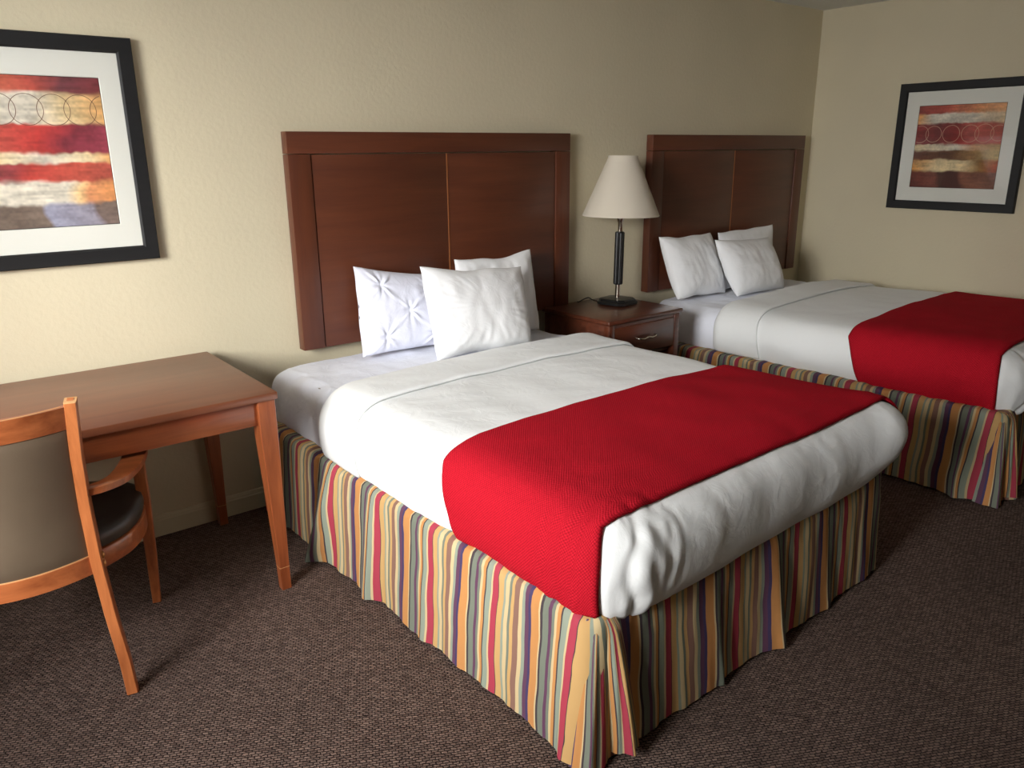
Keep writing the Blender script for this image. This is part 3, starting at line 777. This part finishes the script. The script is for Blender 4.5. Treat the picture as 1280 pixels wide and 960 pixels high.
# ------------------------------------------------------------------ desk
def desk():
    x0, x1, y0, y1, zt = -1.42, -.132, -.752, -.03, .75
    d = empty('desk', ((x0 + x1) / 2, (y0 + y1) / 2, 0)); tag(d, 'plain reddish brown wooden desk with tapered legs against the wall, left of the beds', 'desk')
    w, e = (x1 - x0) / 2, (y1 - y0) / 2
    boxobj('top', (-w, w, -e, e, zt - .026, zt), M_DTOP, d, .004, 2)
    i = .022
    boxobj('apron', (-w + .06, w - .06, -e + i, -e + i + .02, zt - .112, zt - .026), M_DWOOD, d, .002)
    boxobj('apron', (-w + .06, w - .06, e - i - .02, e - i, zt - .112, zt - .026), M_DWOOD, d, .002)
    for s in (-1, 1):
        a, b_ = sorted((s * (w - i), s * (w - i - .02))); boxobj('apron', (a, b_, -e + .06, e - .06, zt - .112, zt - .026), M_DWOOD, d, .002)
    for sx in (-1, 1):
        for sy in (-1, 1):
            b = bmesh.new(); tw, bw = .062, .036
            X, Y = sx * (w - .008), sy * (e - .008)
            def cc(wd, z, out=0): return (X - sx * wd / 2 + sx * out, Y - sy * wd / 2 + sy * out, z)
            sweep(b, [cc(tw, zt - .026), cc(tw, zt - .15), cc(bw, .09, -.006), cc(bw - .002, 0, -.006)], [tw, tw, bw, bw - .002], [tw, tw, bw, bw - .002], side=(1, 0, 0), bev=.10)
            lg = bmobj('leg', b, M_DLEG, d, False)
            b = bmesh.new(); c0, c1 = cc(bw, .088, -.006), cc(bw, .0895, -.006)
            sweep(b, [c0, c1], bw + .0012, bw + .0012, side=(1, 0, 0), bev=.10); bmobj('ferrule_line', b, M_EDGE, lg)
desk()

# ------------------------------------------------------------------ armchair
def chair():
    c = empty('armchair', (-.925, -.66, 0), R(-17)); tag(c, 'wooden armchair with curved taupe vinyl back pushed up to the desk', 'chair')
    pw = .212
    post = [(-.258, 0), (-.244, .10), (-.224, .25), (-.205, .42), (-.205, .60), (-.222, .75), (-.250, .905)]
    PX = lambda z: float(np.interp(z, [0, .1, .25, .42, .6, .75, .905], [.265, .258, .239, .224, .220, .225, .237]))
    bow = lambda x, a=.082: -a * (1 - (x / pw) ** 2)
    pyz = spline(post, 24)
    def post_y(z): return float(np.interp(z, pyz[:, 1], pyz[:, 0]))
    for s in (-1, 1):
        b = bmesh.new(); sweep(b, [(s * PX(z), y, z) for y, z in pyz], .030, [.034 + .014 * math.sin(min(1, z / .9) * math.pi) for y, z in pyz], side=(1, 0, 0), bev=.14)
        lg = bmobj('rear_leg', b, M_CWOOD, c, True, 40)
        b = bmesh.new(); z = .906; y = post_y(.905)
        sweep(b, [(s * PX(z), y, .9045), (s * PX(z), y - .0005, .9075)], .030, .034, side=(1, 0, 0), bev=.14)
        cp = bmobj('pale_cap', b, M_EDGE, lg)  # pale rim on the post top
        b = bmesh.new(); sweep(b, [(s * PX(z), y, .907), (s * PX(z), y - .0005, .9085)], .016, .018, side=(1, 0, 0), bev=.14)
        bmobj('cap_inset', b, M_CWOOD, lg)
        for k in (0, 1):
            b = bmesh.new(); bmesh.ops.create_uvsphere(b, u_segments=14, v_segments=10, radius=.0115)
            for v in b.verts: v.co = Vector((v.co.x * .6, v.co.y, v.co.z)) + Vector((s * (PX(.41) + .015), post_y(.41) + .002, .402 + k * .027))
            bmobj('bolt', b, M_BRASS, lg, True)
    def slab(name, z0, z1, th, m_, dy=0, a=.085, nzr=10, puff=0):
        nx = 40; V = []; xs = np.linspace(-pw, pw, nx); zz = np.linspace(z0, z1, nzr)
        for side in (0, 1):
            for x in xs:
                for z in zz:
                    q = (z - z0) / (z1 - z0); pf = puff * (max(0, 1 - (x / pw) ** 4) * max(0, 1 - (2 * q - 1) ** 4)) ** .5
                    V.append((x * (PX(z) - .008) / pw, post_y(z) + bow(x, a) + dy + (th / 2 + pf) * (1 if side else -1), z))
        n1 = nx * nzr; F = grid_faces(nx, nzr) + [tuple(n1 + i for i in f[::-1]) for f in grid_faces(nx, nzr)]
        for i in range(nx - 1):
            for j in (0, nzr - 1):
                a_, b_ = i * nzr + j, (i + 1) * nzr + j; F.append((a_, b_, b_ + n1, a_ + n1))
        for j in range(nzr - 1):
            for i in (0, nx - 1):
                a_, b_ = i * nzr + j, i * nzr + j + 1; F.append((a_, b_, b_ + n1, a_ + n1))
        o = mobj(name, V, F, m_, c, True); bm_ = bmesh.new(); bm_.from_mesh(o.data); bmesh.ops.recalc_face_normals(bm_, faces=bm_.faces); bm_.to_mesh(o.data); bm_.free()
        o.data.set_sharp_from_angle(angle=R(50)); return o
    slab('top_rail', .828, .893, .024, M_CWOODX, nzr=6)
    slab('lower_rail', .385, .437, .026, M_CWOODX, nzr=6)
    bk = slab('backrest', .440, .826, .018, M_VBACK, puff=.010, nzr=24)
    bk['label'] = 'taupe vinyl back panel'
    # thin pale strip along the top edge of the lower rail
    xs = np.linspace(-pw, pw, 40)
    b = bmesh.new(); sweep(b, [(x, post_y(.438) + bow(x) - .0115, .438) for x in xs], .0045, .003, side=(0, 0, 1)); bmobj('pale_edge', b, M_EDGE, c)
    b = bmesh.new(); sweep(b, [(x, post_y(.893) + bow(x) - .0105, .8925) for x in xs], .003, .004, side=(0, 0, 1)); bmobj('pale_edge', b, M_EDGE, c)  # same pale strip along the top rail
    # seat outline (plan)
    half = [(0, -.258), (.10, -.240), (.18, -.198), (.245, -.150), (.305, -.075), (.334, .03), (.332, .13), (.295, .215), (.16, .26), (0, .268)]
    hs = spline(half, 44); ol = [tuple(p) for p in hs] + [(-p[0], p[1]) for p in hs[::-1][1:-1]]
    def loft(name, prof, m_, par):
        b = bmesh.new(); rings = []
        for (k, z, dz) in prof: rings.append([b.verts.new((x * k, (y + .005) * k - .005, z + dz * (1 - (x / .3) ** 2))) for x, y in ol])
        n = len(ol)
        for r0, r1 in zip(rings, rings[1:]):
            for j in range(n): b.faces.new((r0[j], r0[(j + 1) % n], r1[(j + 1) % n], r1[j]))
        b.faces.new(rings[0]); b.faces.new(rings[-1]); return bmobj(name, b, m_, par, True, 45)
    loft('seat_frame', [(.99, .365, 0), (1.0, .368, 0), (1.0, .422, 0), (.99, .425, 0)], M_CWOODX, c)
    st = loft('seat', [(.94, .425, 0), (.985, .43, 0), (1.0, .45, 0), (.985, .472, 0), (.93, .485, .004), (.75, .492, .008), (.4, .495, .01), (.05, .496, .01)], M_VSEAT, c)
    st['label'] = 'dark vinyl seat cushion'
    for s in (-1, 1):
        b = bmesh.new()
        pl = spline([(s * .228, -.205, .628), (s * .262, -.180, .626), (s * .300, -.12, .620), (s * .323, -.02, .615), (s * .332, .08, .612), (s * .332, .145, .611)], 26)
        ws = [.030 + .038 * math.sin(min(1, k / 20) * math.pi / 2) for k in range(26)]
        sweep(b, pl, .024, ws, side=(0, 0, 1), bev=.25); bmobj('arm', b, M_CWOODX, c, True, 45)
        b = bmesh.new(); sweep(b, [(s * .335, .118, .60), (s * .331, .150, .42), (s * .322, .200, .2), (s * .312, .248, 0)], [.036, .038, .034, .028], [.042, .044, .036, .030], side=(1, 0, 0), bev=.14)
        bmobj('front_leg', b, M_CWOOD, c, False)
chair()
